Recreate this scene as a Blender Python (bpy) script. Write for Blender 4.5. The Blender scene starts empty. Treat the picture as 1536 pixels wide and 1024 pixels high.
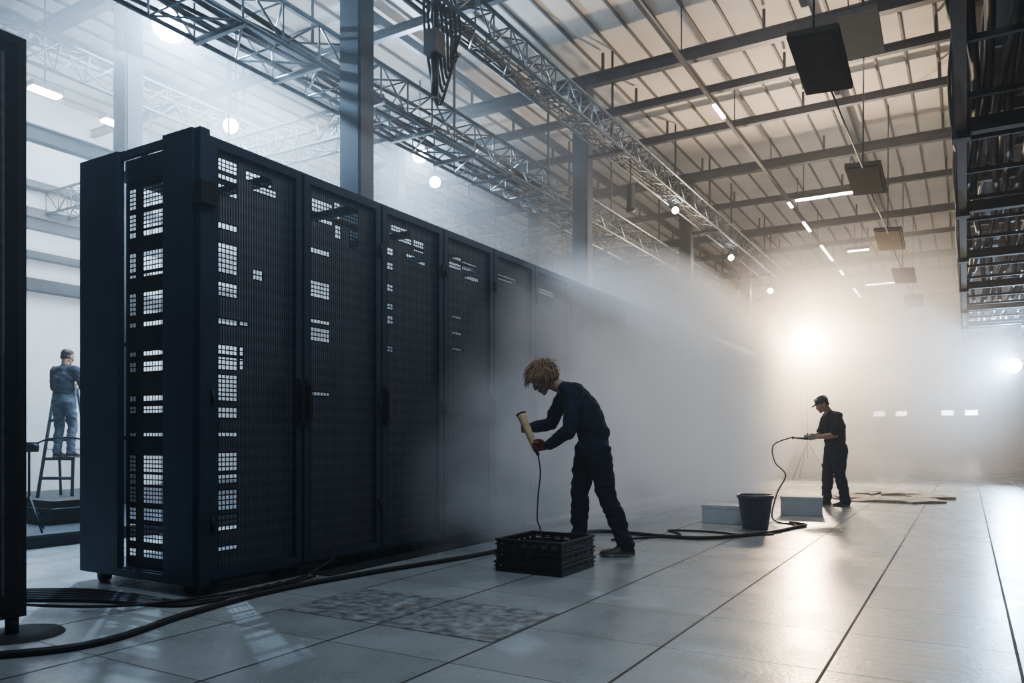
import bpy, bmesh, math, random
from mathutils import Vector, Matrix, noise, Quaternion
random.seed(7)
V=Vector
# ------------------------------------------------------------------ materials
def mk(name):
    m=bpy.data.materials.new(name); m.use_nodes=True
    nt=m.node_tree; b=nt.nodes['Principled BSDF']; return m,nt,b
def mat(name,col,rough=.5,metal=0,var=.25,scale=6,bump=0,bscale=40,emit=None,es=0,spec=None):
    m,nt,b=mk(name)
    tc=nt.nodes.new('ShaderNodeTexCoord')
    n=nt.nodes.new('ShaderNodeTexNoise'); n.inputs['Scale'].default_value=scale; n.inputs['Detail'].default_value=5
    nt.links.new(tc.outputs['Object'],n.inputs['Vector'])
    r=nt.nodes.new('ShaderNodeValToRGB')
    r.color_ramp.elements[0].position=.3; r.color_ramp.elements[1].position=.7
    r.color_ramp.elements[0].color=[c*(1-var) for c in col]+[1]
    r.color_ramp.elements[1].color=[min(1,c*(1+var)) for c in col]+[1]
    nt.links.new(n.outputs['Fac'],r.inputs['Fac']); nt.links.new(r.outputs['Color'],b.inputs['Base Color'])
    b.inputs['Roughness'].default_value=rough; b.inputs['Metallic'].default_value=metal
    if spec is not None: b.inputs['Specular IOR Level'].default_value=spec
    if bump:
        n2=nt.nodes.new('ShaderNodeTexNoise'); n2.inputs['Scale'].default_value=bscale; n2.inputs['Detail'].default_value=6
        nt.links.new(tc.outputs['Object'],n2.inputs['Vector'])
        bp=nt.nodes.new('ShaderNodeBump'); bp.inputs['Strength'].default_value=bump; bp.inputs['Distance'].default_value=.01
        nt.links.new(n2.outputs['Fac'],bp.inputs['Height']); nt.links.new(bp.outputs['Normal'],b.inputs['Normal'])
    if emit:
        b.inputs['Emission Color'].default_value=list(emit)+[1]; b.inputs['Emission Strength'].default_value=es
        try: m.cycles.emission_sampling='NONE'
        except Exception: pass
    return m
M={}
M['rack']=mat('rack_paint',(.028,.044,.074),.42,.3,.2,3,.05,200)
M['rackdark']=mat('rack_dark',(.006,.008,.012),.5,.2,.2)
M['black']=mat('black_plastic',(.007,.008,.010),.5,0,.2)
M['cable']=mat('cable_rubber',(.008,.008,.010),.6,0,.2)
M['steel']=mat('painted_steel',(.042,.055,.072),.5,.3,.25,2)
M['alu']=mat('truss_aluminium',(.16,.185,.21),.42,.7,.25,8)
M['darksteel']=mat('dark_steel',(.022,.026,.030),.65,.2,.3,3)
M['ceil']=mat('ceiling_sheet',(.66,.63,.58),.6,0,.08,1.5)
M['ceilrib']=mat('ceiling_rib',(.12,.12,.12),.6,0,.1)
M['wall']=mat('wall_paint',(.60,.65,.70),.8,0,.08,1)
M['walldark']=mat('wall_dark',(.05,.055,.06),.8,0,.2,1)
M['greybox']=mat('grey_card',(.50,.53,.55),.7,0,.1,8)
M['bucket']=mat('bucket_plastic',(.055,.075,.12),.4,0,.15)
M['white']=mat('pale_plastic',(.6,.6,.58),.6,0,.1)
M['panel']=mat('hanging_panel_board',(.045,.042,.038),1,0,.2,5,spec=.02)
M['panel2']=mat('hanging_panel_grey',(.20,.20,.185),1,0,.1,5,spec=.05)
M['wood']=mat('ladder_paint',(.06,.09,.14),.6,0,.2)
M['navy']=mat('navy_cloth',(.013,.020,.042),.85,0,.3,14,.35,260,spec=.2)
M['navy2']=mat('navy_trouser_cloth',(.011,.018,.036),.85,0,.3,14,.35,260,spec=.2)
M['shirtb']=mat('charcoal_shirt_cloth',(.020,.022,.024),.85,0,.3,14,.35,260,spec=.2)
M['trousg']=mat('dark_work_trouser',(.032,.035,.040),.85,0,.3,14,.35,260,spec=.2)
M['shirtc']=mat('blue_work_shirt',(.035,.055,.09),.85,0,.2,14,.3,200)
M['jeans']=mat('pale_jeans',(.13,.18,.25),.85,0,.2,14,.3,200)
M['skin']=mat('skin',(.40,.23,.16),.5,0,.1,20,.1,150)
M['hair']=mat('hair_dark_blond',(.30,.18,.085),.5,0,.55,60)
M['hairdark']=mat('hair_dark',(.02,.015,.012),.6,0,.4,60)
M['glove']=mat('red_glove',(.20,.025,.025),.7,0,.2,30)
M['gloveg']=mat('grey_glove',(.32,.31,.29),.8,0,.2,30)
M['shoe']=mat('boot_leather',(.050,.040,.032),.55,0,.3,20)
M['sole']=mat('boot_sole',(.20,.19,.17),.7,0,.1,20)
M['cap']=mat('cap_cloth',(.03,.032,.035),.8,0,.3,10)
M['capl']=mat('cap_stripe',(.4,.4,.4),.8,0,.1,10)
M['eye']=mat('eye_white',(.7,.68,.65),.2,0,.02)
M['iris']=mat('iris_dark',(.02,.015,.01),.2,0,.02)
M['tan']=mat('tool_tan',(.60,.44,.25),.5,0,.15,12)
M['debris']=mat('crumpled_sheet',(.36,.33,.29),.8,0,.3,10,.4,30)
M['lensb']=mat('lens_cool',(.9,.95,1),.3,0,0,1,emit=(.80,.9,1),es=160)
M['lensw']=mat('lens_warm',(1,.95,.85),.3,0,0,1,emit=(1,.88,.68),es=260)
M['tubew']=mat('tube_light',(1,1,1),.3,0,0,1,emit=(1,.96,.9),es=16)
M['sign']=mat('lit_sign',(1,1,1),.3,0,0,1,emit=(1,.98,.92),es=90)
m,nt,b=mk('door_mesh'); M['mesh']=m
tc=nt.nodes.new('ShaderNodeTexCoord'); sp=nt.nodes.new('ShaderNodeSeparateXYZ'); nt.links.new(tc.outputs['Object'],sp.inputs[0])
def mth(nt,op,a,b2=None,c=None):
    n=nt.nodes.new('ShaderNodeMath'); n.operation=op
    for i,x in enumerate((a,b2,c)):
        if x is None: continue
        if isinstance(x,(int,float)): n.inputs[i].default_value=x
        else: nt.links.new(x,n.inputs[i])
    return n.outputs[0]
s=mth(nt,'SINE',mth(nt,'MULTIPLY',sp.outputs['Y'],2*math.pi/.021))
s2=mth(nt,'SINE',mth(nt,'MULTIPLY',sp.outputs['Z'],2*math.pi/.088))
f=mth(nt,'ADD',mth(nt,'MULTIPLY',s,.4),mth(nt,'MULTIPLY',s2,.12)); f=mth(nt,'ADD',f,.5)
r=nt.nodes.new('ShaderNodeValToRGB'); nt.links.new(f,r.inputs[0])
r.color_ramp.elements[0].color=(.003,.004,.007,1); r.color_ramp.elements[1].color=(.055,.070,.095,1)
nt.links.new(r.outputs[0],b.inputs['Base Color']); b.inputs['Roughness'].default_value=.5
bp=nt.nodes.new('ShaderNodeBump'); bp.inputs['Strength'].default_value=.6; bp.inputs['Distance'].default_value=.003
nt.links.new(s,bp.inputs['Height']); nt.links.new(bp.outputs[0],b.inputs['Normal'])
# floor
m,nt,b=mk('raised_floor_tiles'); M['floor']=m
tc=nt.nodes.new('ShaderNodeTexCoord'); sp=nt.nodes.new('ShaderNodeSeparateXYZ'); nt.links.new(tc.outputs['Object'],sp.inputs[0])
T=.726
gx=mth(nt,'DIVIDE',mth(nt,'ADD',sp.outputs['X'],.526+T*40),T); gy=mth(nt,'DIVIDE',mth(nt,'ADD',sp.outputs['Y'],T*20+.1),T)
fx=mth(nt,'FRACT',gx); fy=mth(nt,'FRACT',gy); cx=mth(nt,'FLOOR',gx); cy=mth(nt,'FLOOR',gy)
dx=mth(nt,'ABSOLUTE',mth(nt,'SUBTRACT',fx,.5)); dy=mth(nt,'ABSOLUTE',mth(nt,'SUBTRACT',fy,.5))
sx=mth(nt,'GREATER_THAN',dx,.5-.010); sy=mth(nt,'MULTIPLY',mth(nt,'GREATER_THAN',dy,.5-.006),.75)
seam=mth(nt,'MAXIMUM',sx,sy)
cmb=nt.nodes.new('ShaderNodeCombineXYZ'); nt.links.new(cx,cmb.inputs[0]); nt.links.new(cy,cmb.inputs[1])
wn=nt.nodes.new('ShaderNodeTexWhiteNoise'); wn.noise_dimensions='2D'; nt.links.new(cmb.outputs[0],wn.inputs['Vector'])
n=nt.nodes.new('ShaderNodeTexNoise'); n.inputs['Scale'].default_value=2.2; n.inputs['Detail'].default_value=8; nt.links.new(tc.outputs['Object'],n.inputs['Vector'])
n3=nt.nodes.new('ShaderNodeTexNoise'); n3.inputs['Scale'].default_value=45; n3.inputs['Detail'].default_value=4; nt.links.new(tc.outputs['Object'],n3.inputs['Vector'])
br=mth(nt,'ADD',mth(nt,'MULTIPLY',wn.outputs['Value'],.10),mth(nt,'MULTIPLY',n.outputs['Fac'],.20))
br=mth(nt,'ADD',br,mth(nt,'MULTIPLY',n3.outputs['Fac'],.10)); br=mth(nt,'ADD',br,.15)
fine=mth(nt,'GREATER_THAN',mth(nt,'SINE',mth(nt,'MULTIPLY',sp.outputs['Y'],2*math.pi/.09)),.8)
fine=mth(nt,'MULTIPLY',fine,mth(nt,'GREATER_THAN',sp.outputs['X'],-.526)); fine=mth(nt,'MULTIPLY',fine,.11)
br=mth(nt,'SUBTRACT',br,fine)
br=mth(nt,'MULTIPLY',br,mth(nt,'SUBTRACT',1,mth(nt,'MULTIPLY',seam,.95)))
cc=nt.nodes.new('ShaderNodeCombineColor'); nt.links.new(mth(nt,'MULTIPLY',br,.93),cc.inputs[0]); nt.links.new(br,cc.inputs[1]); nt.links.new(mth(nt,'MULTIPLY',br,1.02),cc.inputs[2])
nt.links.new(cc.outputs[0],b.inputs['Base Color'])
nt.links.new(mth(nt,'ADD',mth(nt,'MULTIPLY',n.outputs['Fac'],.22),mth(nt,'ADD',mth(nt,'MULTIPLY',seam,.5),.17)),b.inputs['Roughness'])
b.inputs['Specular IOR Level'].default_value=.65
bp=nt.nodes.new('ShaderNodeBump'); bp.inputs['Strength'].default_value=.3; bp.inputs['Distance'].default_value=.004
nt.links.new(mth(nt,'SUBTRACT',n3.outputs['Fac'],mth(nt,'MULTIPLY',seam,2)),bp.inputs['Height']); nt.links.new(bp.outputs[0],b.inputs['Normal'])
M['dirty']=mat('stained_tile',(.22,.23,.235),.5,0,.6,14,.3,60)

# ------------------------------------------------------------------ mesh builder
class MB:
    def __init__(s): s.v=[];s.f=[];s.m=[];s.sm=[];s.mats=[]
    def mi(s,k):
        if k not in s.mats: s.mats.append(k)
        return s.mats.index(k)
    def add(s,vs,fs,k,smooth=False):
        o=len(s.v); s.v+= [tuple(x) for x in vs]; i=s.mi(k)
        for f in fs: s.f.append([o+a for a in f]); s.m.append(i); s.sm.append(smooth)
    def box(s,x0,x1,y0,y1,z0,z1,k,R=None,c=None):
        vs=[V((x,y,z)) for x in(x0,x1) for y in(y0,y1) for z in(z0,z1)]
        if R is not None: vs=[c+R@(p-c) for p in vs]
        s.add(vs,[(0,1,3,2),(4,6,7,5),(0,4,5,1),(2,3,7,6),(0,2,6,4),(1,5,7,3)],k)
    def quad(s,a,b,c,d,k): s.add([a,b,c,d],[(0,1,2,3)],k)
    def tube(s,p0,p1,r,k,n=6,r1=None,smooth=True):
        s.path([p0,p1],r,k,n,r1,smooth)
    def path(s,pts,r,k,n=8,r1=None,smooth=True):
        pts=[V(p) for p in pts]; N=len(pts); vs=[]
        up=None
        for i,p in enumerate(pts):
            t=(pts[min(i+1,N-1)]-pts[max(i-1,0)]); 
            if t.length<1e-9: t=V((0,0,1))
            t.normalize()
            if up is None:
                up=V((0,0,1)) if abs(t.z)<.9 else V((1,0,0))
            a=t.cross(up); 
            if a.length<1e-6: a=t.cross(V((1,0,0)))
            a.normalize(); b_=a.cross(t); up=b_
            rr=r if r1 is None else r+(r1-r)*i/(N-1)
            for j in range(n):
                an=2*math.pi*j/n; vs.append(p+a*math.cos(an)*rr+b_*math.sin(an)*rr)
        fs=[(i*n+j,i*n+(j+1)%n,(i+1)*n+(j+1)%n,(i+1)*n+j) for i in range(N-1) for j in range(n)]
        fs.append(tuple(range(n))[::-1]); fs.append(tuple((N-1)*n+j for j in range(n)))
        s.add(vs,fs,k,smooth)
    def lathe(s,c,prof,k,n=28,smooth=True):
        vs=[];N=len(prof)
        for r,z in prof:
            for j in range(n):
                a=2*math.pi*j/n; vs.append((c[0]+r*math.cos(a),c[1]+r*math.sin(a),c[2]+z))
        fs=[(i*n+j,i*n+(j+1)%n,(i+1)*n+(j+1)%n,(i+1)*n+j) for i in range(N-1) for j in range(n)]
        s.add(vs,fs,k,smooth)
    def obj(s,name,bevel=0):
        me=bpy.data.meshes.new(name); me.from_pydata(s.v,[],s.f)
        for k in s.mats: me.materials.append(M[k])
        me.polygons.foreach_set('material_index',s.m); me.polygons.foreach_set('use_smooth',s.sm)
        me.update(); o=bpy.data.objects.new(name,me); bpy.context.scene.collection.objects.link(o)
        if bevel:
            md=o.modifiers.new('b','BEVEL'); md.width=bevel; md.segments=2; md.limit_method='ANGLE'
        return o
def crom(P,n=10):
    P=[V(p) for p in P]; P=[P[0]*2-P[1]]+P+[P[-1]*2-P[-2]]; out=[]
    for i in range(1,len(P)-2):
        a,b,c,d=P[i-1:i+3]
        for j in range(n):
            t=j/n; out.append(.5*((2*b)+(c-a)*t+(2*a-5*b+4*c-d)*t*t+(3*b-a-3*c+d)*t**3))
    out.append(P[-2]); return out

# ------------------------------------------------------------------ room shell
XL,XR,Y0,Y1,ZC=-15.,3.6,-3.,43.,7.4
b=MB(); b.box(XL,XR,Y0,Y1,-.2,0,'floor'); b.obj('floor')
b=MB(); b.box(XL,XR,Y0,Y1,ZC,ZC+.2,'ceil')
x=XL+.3
while x<XR: b.box(x,x+.035,Y0,Y1,ZC-.04,ZC,'ceilrib'); x+=.46
b.obj('ceiling')
b=MB(); b.box(XL-.2,XL,Y0,Y1,-.2,ZC+.2,'wall'); b.obj('wall_left')
b=MB(); b.box(XR,XR+.2,Y0,Y1,-.2,ZC+.2,'walldark'); b.obj('wall_right')
b=MB(); b.box(XL-.2,XR+.2,Y1,Y1+.2,-.2,ZC+.2,'wall'); b.obj('wall_back')
b=MB(); b.box(XL-.2,XR+.2,Y0-.2,Y0,-.2,ZC+.2,'walldark'); b.obj('wall_front')
for i,z in enumerate((5.6,5.0,4.3,3.7)):
    b=MB(); b.box(XL+.002,XL+.22,Y0,Y1,z,z+.22 if i%2 else z+.12,'steel'); b.obj('trim_%d'%(i+1))
for y in (3.4,6.25,9.0,11.8,13.3,15.0,17.4,20.2,23.,25.8,28.6,31.5,34.3,37.,40.):
    b=MB(); big=y in(6.25,11.8,17.4,23.,28.6,34.3); w=.07 if big else .05
    hh=.20 if big else .14
    zb=6.85 if big else 6.95
    x1=-.2
    b.box(XL,x1,y-w,y+w,zb,zb+.02,'steel'); b.box(XL,x1,y-w,y+w,zb+hh-.02,zb+hh,'steel'); b.box(XL,x1,y-.012,y+.012,zb+.02,zb+hh-.02,'steel')
    for xx in(-13,-10.4,-7.8,-5.2,-2.6,-.4): b.box(xx-.02,xx+.02,y-.02,y+.02,zb+hh,7.36,'steel')
    b.obj('ceiling_beam')
for xx in (-2.0,-7.6,-12.3):
    b=MB(); b.box(xx-.05,xx+.05,Y0,Y1,7.16,7.3,'steel'); b.obj('ceiling_purlin')
for X in(-5.6,-9.6):
    for y in (.65,6.25,11.85,17.45,23.05,28.65,34.25):
        if X==-9.6 and y<1: continue
        b=MB(); w=.125
        b.box(X-w,X+w,y-w,y-w+.025,.03,6.84,'steel'); b.box(X-w,X+w,y+w-.025,y+w,.03,6.84,'steel'); b.box(X-.02,X+.02,y-w+.025,y+w-.025,.03,6.84,'steel')
        b.box(X-w-.02,X+w+.02,y-w-.02,y+w+.02,6.7,6.84,'steel')
        b.box(X-.2,X+.2,y-.2,y+.2,0,.03,'steel'); b.box(X+w,X+w+.02,y-.1,y+.1,.03,6.68,'steel')
        b.obj('steel_column')
def truss(p0,p1,w,h,k='alu',r=.025,bay=.4,tri=False):
    p0=V(p0);p1=V(p1);L=(p1-p0).length;t=(p1-p0).normalized();sd=t.cross(V((0,0,1))).normalized();up=V((0,0,1))
    b=MB()
    cs=[sd*(-w/2)+up*h/2,sd*(w/2)+up*h/2,sd*(w/2)-up*h/2,sd*(-w/2)-up*h/2]
    if tri: cs=[sd*(-w/2)+up*h/2,sd*(w/2)+up*h/2,-up*h/2]
    for c in cs: b.tube(p0+c,p1+c,r,k,8)
    n=max(1,int(L/bay))
    for i in range(n):
        a=p0+t*(L*i/n);e=p0+t*(L*(i+1)/n)
        for j in range(len(cs)):
            c0=cs[j];c1=cs[(j+1)%len(cs)]
            if i%2: c0,c1=c1,c0
            b.tube(a+c0,e+c1,r*.5,k,5)
            b.tube(a+cs[j],a+cs[(j+1)%len(cs)],r*.45,k,5)
    return b
b=truss((-5.05,1,5.9),(-5.05,34,5.9),.36,.36)
for y in(2,6.25,11.85,17.45,23,28.6): 
    b.tube((-5.05,y,6.08),(-5.05,y,7.38),.02,'darksteel'); b.box(-5.45,-4.85,y-.05,y+.05,5.66,5.71,'darksteel')
for i in range(5):
    b.path(crom([(-5.2+.06*i,yy,5.74+.03*math.sin(yy*1.7+i)) for yy in range(1,35,1)],4),.016,'cable',5)
b.obj('lighting_truss')
b=truss((-6.25,1,5.15),(-6.25,34,5.15),.7,.42,bay=.5)
for i in range(9):
    b.path(crom([(-6.5+.06*i,yy,4.99+.05*math.sin(yy*1.3+i*2)+.02*i) for yy in range(1,35,1)],4),.022,'cable',5)
for y in(3,6.25,9,11.85,14.6,17.45,23,28.6): b.tube((-6.25,y,5.36),(-6.25,y,7.38),.02,'darksteel')
for y in range(2,34):
    b.box(-6.62,-5.88,y,y+.05,4.9,4.93,'alu')
b.obj('lighting_truss')
for yy in(8.2,15):
    b=truss((-14.8,yy,5.35),(-6.7,yy,5.35),.4,.4)
    for xx in(-13,-10,-7.4): b.tube((xx,yy,5.5),(xx,yy,7.38),.02,'darksteel')
    b.obj('lighting_truss')
b=truss((-10.6,1,6.1),(-10.6,30,6.1),.35,.35,tri=True)
for y in(3,9,15,21,27): b.tube((-10.6,y,6.2),(-10.6,y,7.38),.02,'darksteel')
b.obj('lighting_truss')
for X,z in((-10.2,4.75),(-12.4,4.2)):
    b=MB(); b.box(X-.07,X+.07,-2,34,z,z+.16,'steel'); b.box(X-.12,X+.12,-2,34,z+.16,z+.18,'steel')
    for y in range(0,34,4): b.tube((X,y+.5,z+.18),(X,y+.5,7.38),.015,'darksteel')
    b.obj('cable_tray')
# overhead cable gantry right of aisle
b=MB()
GX=-.04
for X in(GX,1.15):
    for i in range(13):
        y=5+2.7*i; b.box(X-.07,X+.07,y-.07,y+.07,3.55,7.34,'darksteel'); b.box(X-.03,X+.03,y+1.2,y+1.26,4.6,7.34,'darksteel')
        b.box(X+.25,X+.33,y+.6,y+.68,4.9,7.34,'darksteel')
    for z in(3.6,4.7,6.0):
        b.box(X-.04,X+.04,4,40,z,z+.16,'darksteel')
for i in range(13):
    y=5+2.7*i
    for z in(3.6,4.7,6.0): b.box(GX,1.15,y-.05,y+.05,z,z+.12,'darksteel')
    b.tube((GX,y,3.7),(GX,y+2.7,4.7),.03,'darksteel')
    b.tube((GX,y,6.05),(GX,y+2.7,7.2),.03,'darksteel')
b.box(.15,.55,5,40,4.88,5.35,'darksteel'); b.box(.65,1.05,5,40,6.18,6.7,'darksteel'); b.box(.1,.5,5,40,6.62,7.1,'darksteel')
for y in range(5,40,2): b.box(.13,.57,y,y+.05,4.86,5.37,'steel'); b.box(.63,1.07,y+.5,y+.55,6.16,6.72,'steel')
for y in range(5,40): b.box(GX,1.12,y-.02,y+.02,3.64,3.68,'darksteel')
for i in range(14):
    z=(3.80,3.84,4.82)[i%3]; X=.03+.076*i
    b.path(crom([(X+.04*math.sin(yy+i),yy,z+.05*math.sin(yy*1.9+i*2)) for yy in range(5,40)],3),.035,'cable',6)
for i in range(9):
    y=6+3.4*i; b.path(crom([(GX-.05,y,5.6),(GX-.13,y+.6,4.9+.1*(i%3)),(GX-.07,y+1.5,4.5),(GX-.05,y+2.6,5.6)],8),.02,'cable',6)
    b.path(crom([(GX-.05,y+1,6.9),(GX-.1,y+1.1,5.5),(GX-.05,y+1.15,4.3),(GX,y+1.2,3.8)],8),.025,'cable',6)
b.obj('cable_gantry')
# hanging panels
for i,y in enumerate((8.5,12.7,16.8,20.8,24.8,28.8)):
    b=MB(); z=4.85; t=math.radians(6 if i%2 else 8)
    R=Matrix.Rotation(-t,3,'X')@Matrix.Rotation(math.radians(4),3,'Y')
    b.box(-1.54,-1.06,y-.55,y+.55,z,z+.06,'panel',R,V((-1.3,y,z)))
    b.box(-1.50,-1.10,y-.51,y+.51,z-.012,z,'panel',R,V((-1.3,y,z)))
    b.tube((-1.3,y-.45,z+.1),(-1.3,y-.3,7.39),.012,'cable'); b.tube((-1.3,y+.45,z),(-1.3,y+3.8,4.9),.011,'cable')
    b.obj('hanging_panel')
b=MB(); R=Matrix.Rotation(math.radians(-8),3,'X')
b.box(-1.28,-.86,9.5,10.4,5.75,5.8,'panel2',R,V((-1.05,9.9,5.75))); b.tube((-1.05,9.9,5.78),(-1.05,9.9,7.39),.012,'cable')
b.tube((-1.2,9.9,5.78),(-1.2,9.5,7.39),.008,'cable')
b.obj('hanging_panel')
b=MB(); b.box(-3.63,-3.57,4,38,6.5,6.55,'darksteel')
for y0,y1 in((12.7,13.3),(18.9,19.3),(20.8,21.8),(23.6,25.8),(27.5,28.2),(31,33)): b.box(-3.63,-3.57,y0,y1,6.47,6.50,'tubew')
for y in range(5,38,3): b.tube((-3.6,y,6.55),(-3.6,y,7.38),.01,'darksteel')
b.obj('strip_light_rail')
def strip(x0,x1,y,z):
    b=MB(); b.box(x0,x1,y-.07,y+.07,z,z+.08,'darksteel'); b.box(x0+.02,x1-.02,y-.055,y+.055,z-.03,z,'tubew')
    b.tube((x0+.2,y,z+.08),(x0+.2,y,7.36),.01,'darksteel'); b.tube((x1-.2,y,z+.08),(x1-.2,y,7.36),.01,'darksteel')
    b.obj('strip_light')
strip(-3.45,-2.05,18.8,6.5); strip(-3.0,-2.4,24.3,6.4); strip(-3.1,-2.0,30,6.4)
for X in(-3.8,-2.8,-.8,.2):
    b=MB(); b.box(X-.27,X+.27,Y1-.12,Y1-.002,2.02,2.3,'darksteel'); b.box(X-.25,X+.25,Y1-.14,Y1-.12,2.04,2.28,'sign'); b.obj('exit_sign')
for i,X in enumerate((-3.3,-.3)):
    b=MB(); b.box(X-.55,X+.55,Y1-.06,Y1-.005,0,1.9,'white'); b.box(X-.6,X-.55,Y1-.09,Y1-.005,0,1.95,'steel'); b.box(X+.55,X+.6,Y1-.09,Y1-.005,0,1.95,'steel'); b.box(X-.6,X+.6,Y1-.09,Y1-.005,1.9,1.95,'steel'); b.box(X+.4,X+.5,Y1-.1,Y1-.06,.95,1.0,'black')
    b.obj('door_%d'%(i+1))

# ------------------------------------------------------------------ racks
W=.86; XF=-4.08; XB=-5.32; H=2.91
def perf(b,axis,c,a0,a1,z0,z1,opens,k='mesh',kb='rackdark',pa=.03,pz=.03,bar=.008):
    def P(a,z): return (c,a,z) if axis=='x' else (a,c,z)
    As=sorted({a0,a1}|{o[0] for o in opens}|{o[1] for o in opens}); Zs=sorted({z0,z1}|{o[2] for o in opens}|{o[3] for o in opens})
    for i in range(len(As)-1):
        for j in range(len(Zs)-1):
            ca=(As[i]+As[i+1])/2; cz=(Zs[j]+Zs[j+1])/2
            if ca<a0 or ca>a1 or cz<z0 or cz>z1: continue
            if any(o[0]<ca<o[1] and o[2]<cz<o[3] for o in opens): continue
            b.quad(P(As[i],Zs[j]),P(As[i+1],Zs[j]),P(As[i+1],Zs[j+1]),P(As[i],Zs[j+1]),k)
    for o in opens:
        n=max(1,round((o[1]-o[0])/pa))
        for i in range(n+1):
            a=o[0]+(o[1]-o[0])*i/n
            b.quad(P(a-bar/2,o[2]),P(a+bar/2,o[2]),P(a+bar/2,o[3]),P(a-bar/2,o[3]),kb)
        n=max(1,round((o[3]-o[2])/pz))
        for i in range(n+1):
            z=o[2]+(o[3]-o[2])*i/n
            b.quad(P(o[0],z-bar/2),P(o[1],z-bar/2),P(o[1],z+bar/2),P(o[0],z+bar/2),kb)
bands_end=[(.20,.255),(.30,.42),(.445,.53),(.56,.67),(.68,.755),(.765,.88),(1.0,1.03),(1.155,1.205),(1.235,1.275),(1.43,1.5),(1.535,1.57),(1.73,1.765),(1.81,1.96),(2.06,2.085),(2.1,2.23),(2.33,2.37),(2.38,2.49),(2.52,2.66)]
bands_d1=[(.27,.30),(.40,.50),(.53,.66),(.70,.76),(.78,.90),(1.0,1.03),(1.12,1.19),(1.23,1.4),(1.43,1.59),(1.72,1.76),(1.90,1.99),(2.05,2.24),(2.33,2.37),(2.55,2.68),(2.70,2.78)]
def rack(y0,idx,end=False):
    b=MB(); y1=y0+W-.006; zb=.07
    b.box(XB,XF-.05,y0,y1,zb,zb+.06,'rack')
    # roof: frame with opening made so lit ceiling shows through upper door grids
    b.box(XF-.17,XF-.05,y0,y1,H-.05,H,'rack'); b.box(XB,XB+.10,y0,y1,H-.05,H,'rack')
    b.box(XB+.10,XF-.17,y0,y0+.035,H-.05,H,'rack'); b.box(XB+.10,XF-.17,y1-.035,y1,H-.05,H,'rack')
    b.box(-4.78,-4.74,y0+.035,y1-.035,H-.03,H-.01,'rackdark')
    for (xa,xb_) in((XB,XB+.05),(XF-.11,XF-.05)):
        for (ya,yb) in((y0,y0+.03),(y1-.03,y1)):
            b.box(xa,xb_,ya,yb,zb+.06,H-.05,'rack')
    for z in(.98,1.66): b.box(XB+.005,XB+.035,y0+.03,y1-.03,z,z+.025,'rackdark')
    for xa in(XB+.12,XF-.2):
        for ya in(y0+.08,y1-.08):
            b.tube((xa-.02,ya,.035),(xa+.02,ya,.035),.035,'black',12); b.box(xa-.03,xa+.03,ya-.03,ya+.03,.05,zb,'darksteel')
    f=.055; d0,d1=XF-.045,XF; ya,yb=y0+.012,y1-.006; za,zt=zb+.03,H-.03
    if end: ya=y0+.075; b.box(XF-.05,XF+.004,y0,ya-.004,zb,H+.01,'rack')
    b.box(d0,d1,ya,ya+f,za,zt,'rack'); b.box(d0,d1,yb-f,yb,za,zt,'rack'); b.box(d0,d1,ya+f,yb-f,za,za+f,'rack'); b.box(d0,d1,ya+f,yb-f,zt-f,zt,'rack')
    A0,A1,Z0,Z1=ya+f,yb-f,za+f,zt-f
    for q in((A0,A0+.012,Z0,Z1),(A1-.012,A1,Z0,Z1)): b.box(d1-.02,d1-.006,q[0],q[1],q[2],q[3],'rackdark')
    op=[]
    if idx==0:
        for z in bands_d1: op.append((A0+.02,A0+.17,z[0],z[1]))
        op+= [(A0+.30,A0+.50,2.64,2.69),(A0+.24,A0+.46,2.70,2.76)]
        op+= [(A0+.19,A0+.22,1.44,1.59),(A0+.3,A0+.38,2.05,2.12),(A0+.19,A0+.26,1.73,1.76)]
    elif idx==1:
        op+=[(A0+.04,A0+.25,2.58,2.74),(A0+.27,A0+.54,2.62,2.77),(A0+.28,A0+.35,2.50,2.60),(A0+.44,A0+.54,2.46,2.60)]
        for z in((2.34,2.38),(2.02,2.14),(1.83,1.86),(1.70,1.80),(1.3,1.33)): op.append((A0+.03,A0+.22,z[0],z[1]))
    elif idx==2:
        op+=[(A0+.06,A0+.35,2.64,2.69),(A0+.38,A0+.52,2.60,2.70),(A0+.08,A0+.32,2.71,2.76),(A0+.28,A0+.54,2.50,2.56)]
        for z in((2.5,2.56),(2.38,2.44),(2.2,2.26),(2.05,2.1),(1.93,2.0),(1.7,1.75)): op.append((A0+.03,A0+.10,z[0],z[1]))
    elif idx==3:
        op+=[(A0+.05,A0+.24,2.56,2.68),(A0+.26,A0+.5,2.58,2.66),(A0+.3,A0+.54,2.50,2.54)]
        for z in((2.1,2.13),(1.95,1.98),(1.8,1.83)): op.append((A0+.1,A0+.24,z[0],z[1]))
    elif idx in(4,5): op+=[(A0+.05,A0+.4,2.6,2.66)]
    perf(b,'x',XF-.024,A0,A1,Z0,Z1,op)
    hy=ya+.027 if idx in(1,2) else yb-.027
    hz=1.25
    b.box(XF,XF+.022,hy-.022,hy+.022,hz-.16,hz+.16,'black'); b.box(XF+.022,XF+.042,hy-.012,hy+.012,hz-.13,hz+.12,'rackdark')
    oy=yb-.01 if idx in(1,2) else ya+.01
    for z in(.45,1.25,2.5): b.tube((XF+.01,oy,z-.05),(XF+.01,oy,z+.05),.011,'rackdark',8)
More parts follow.
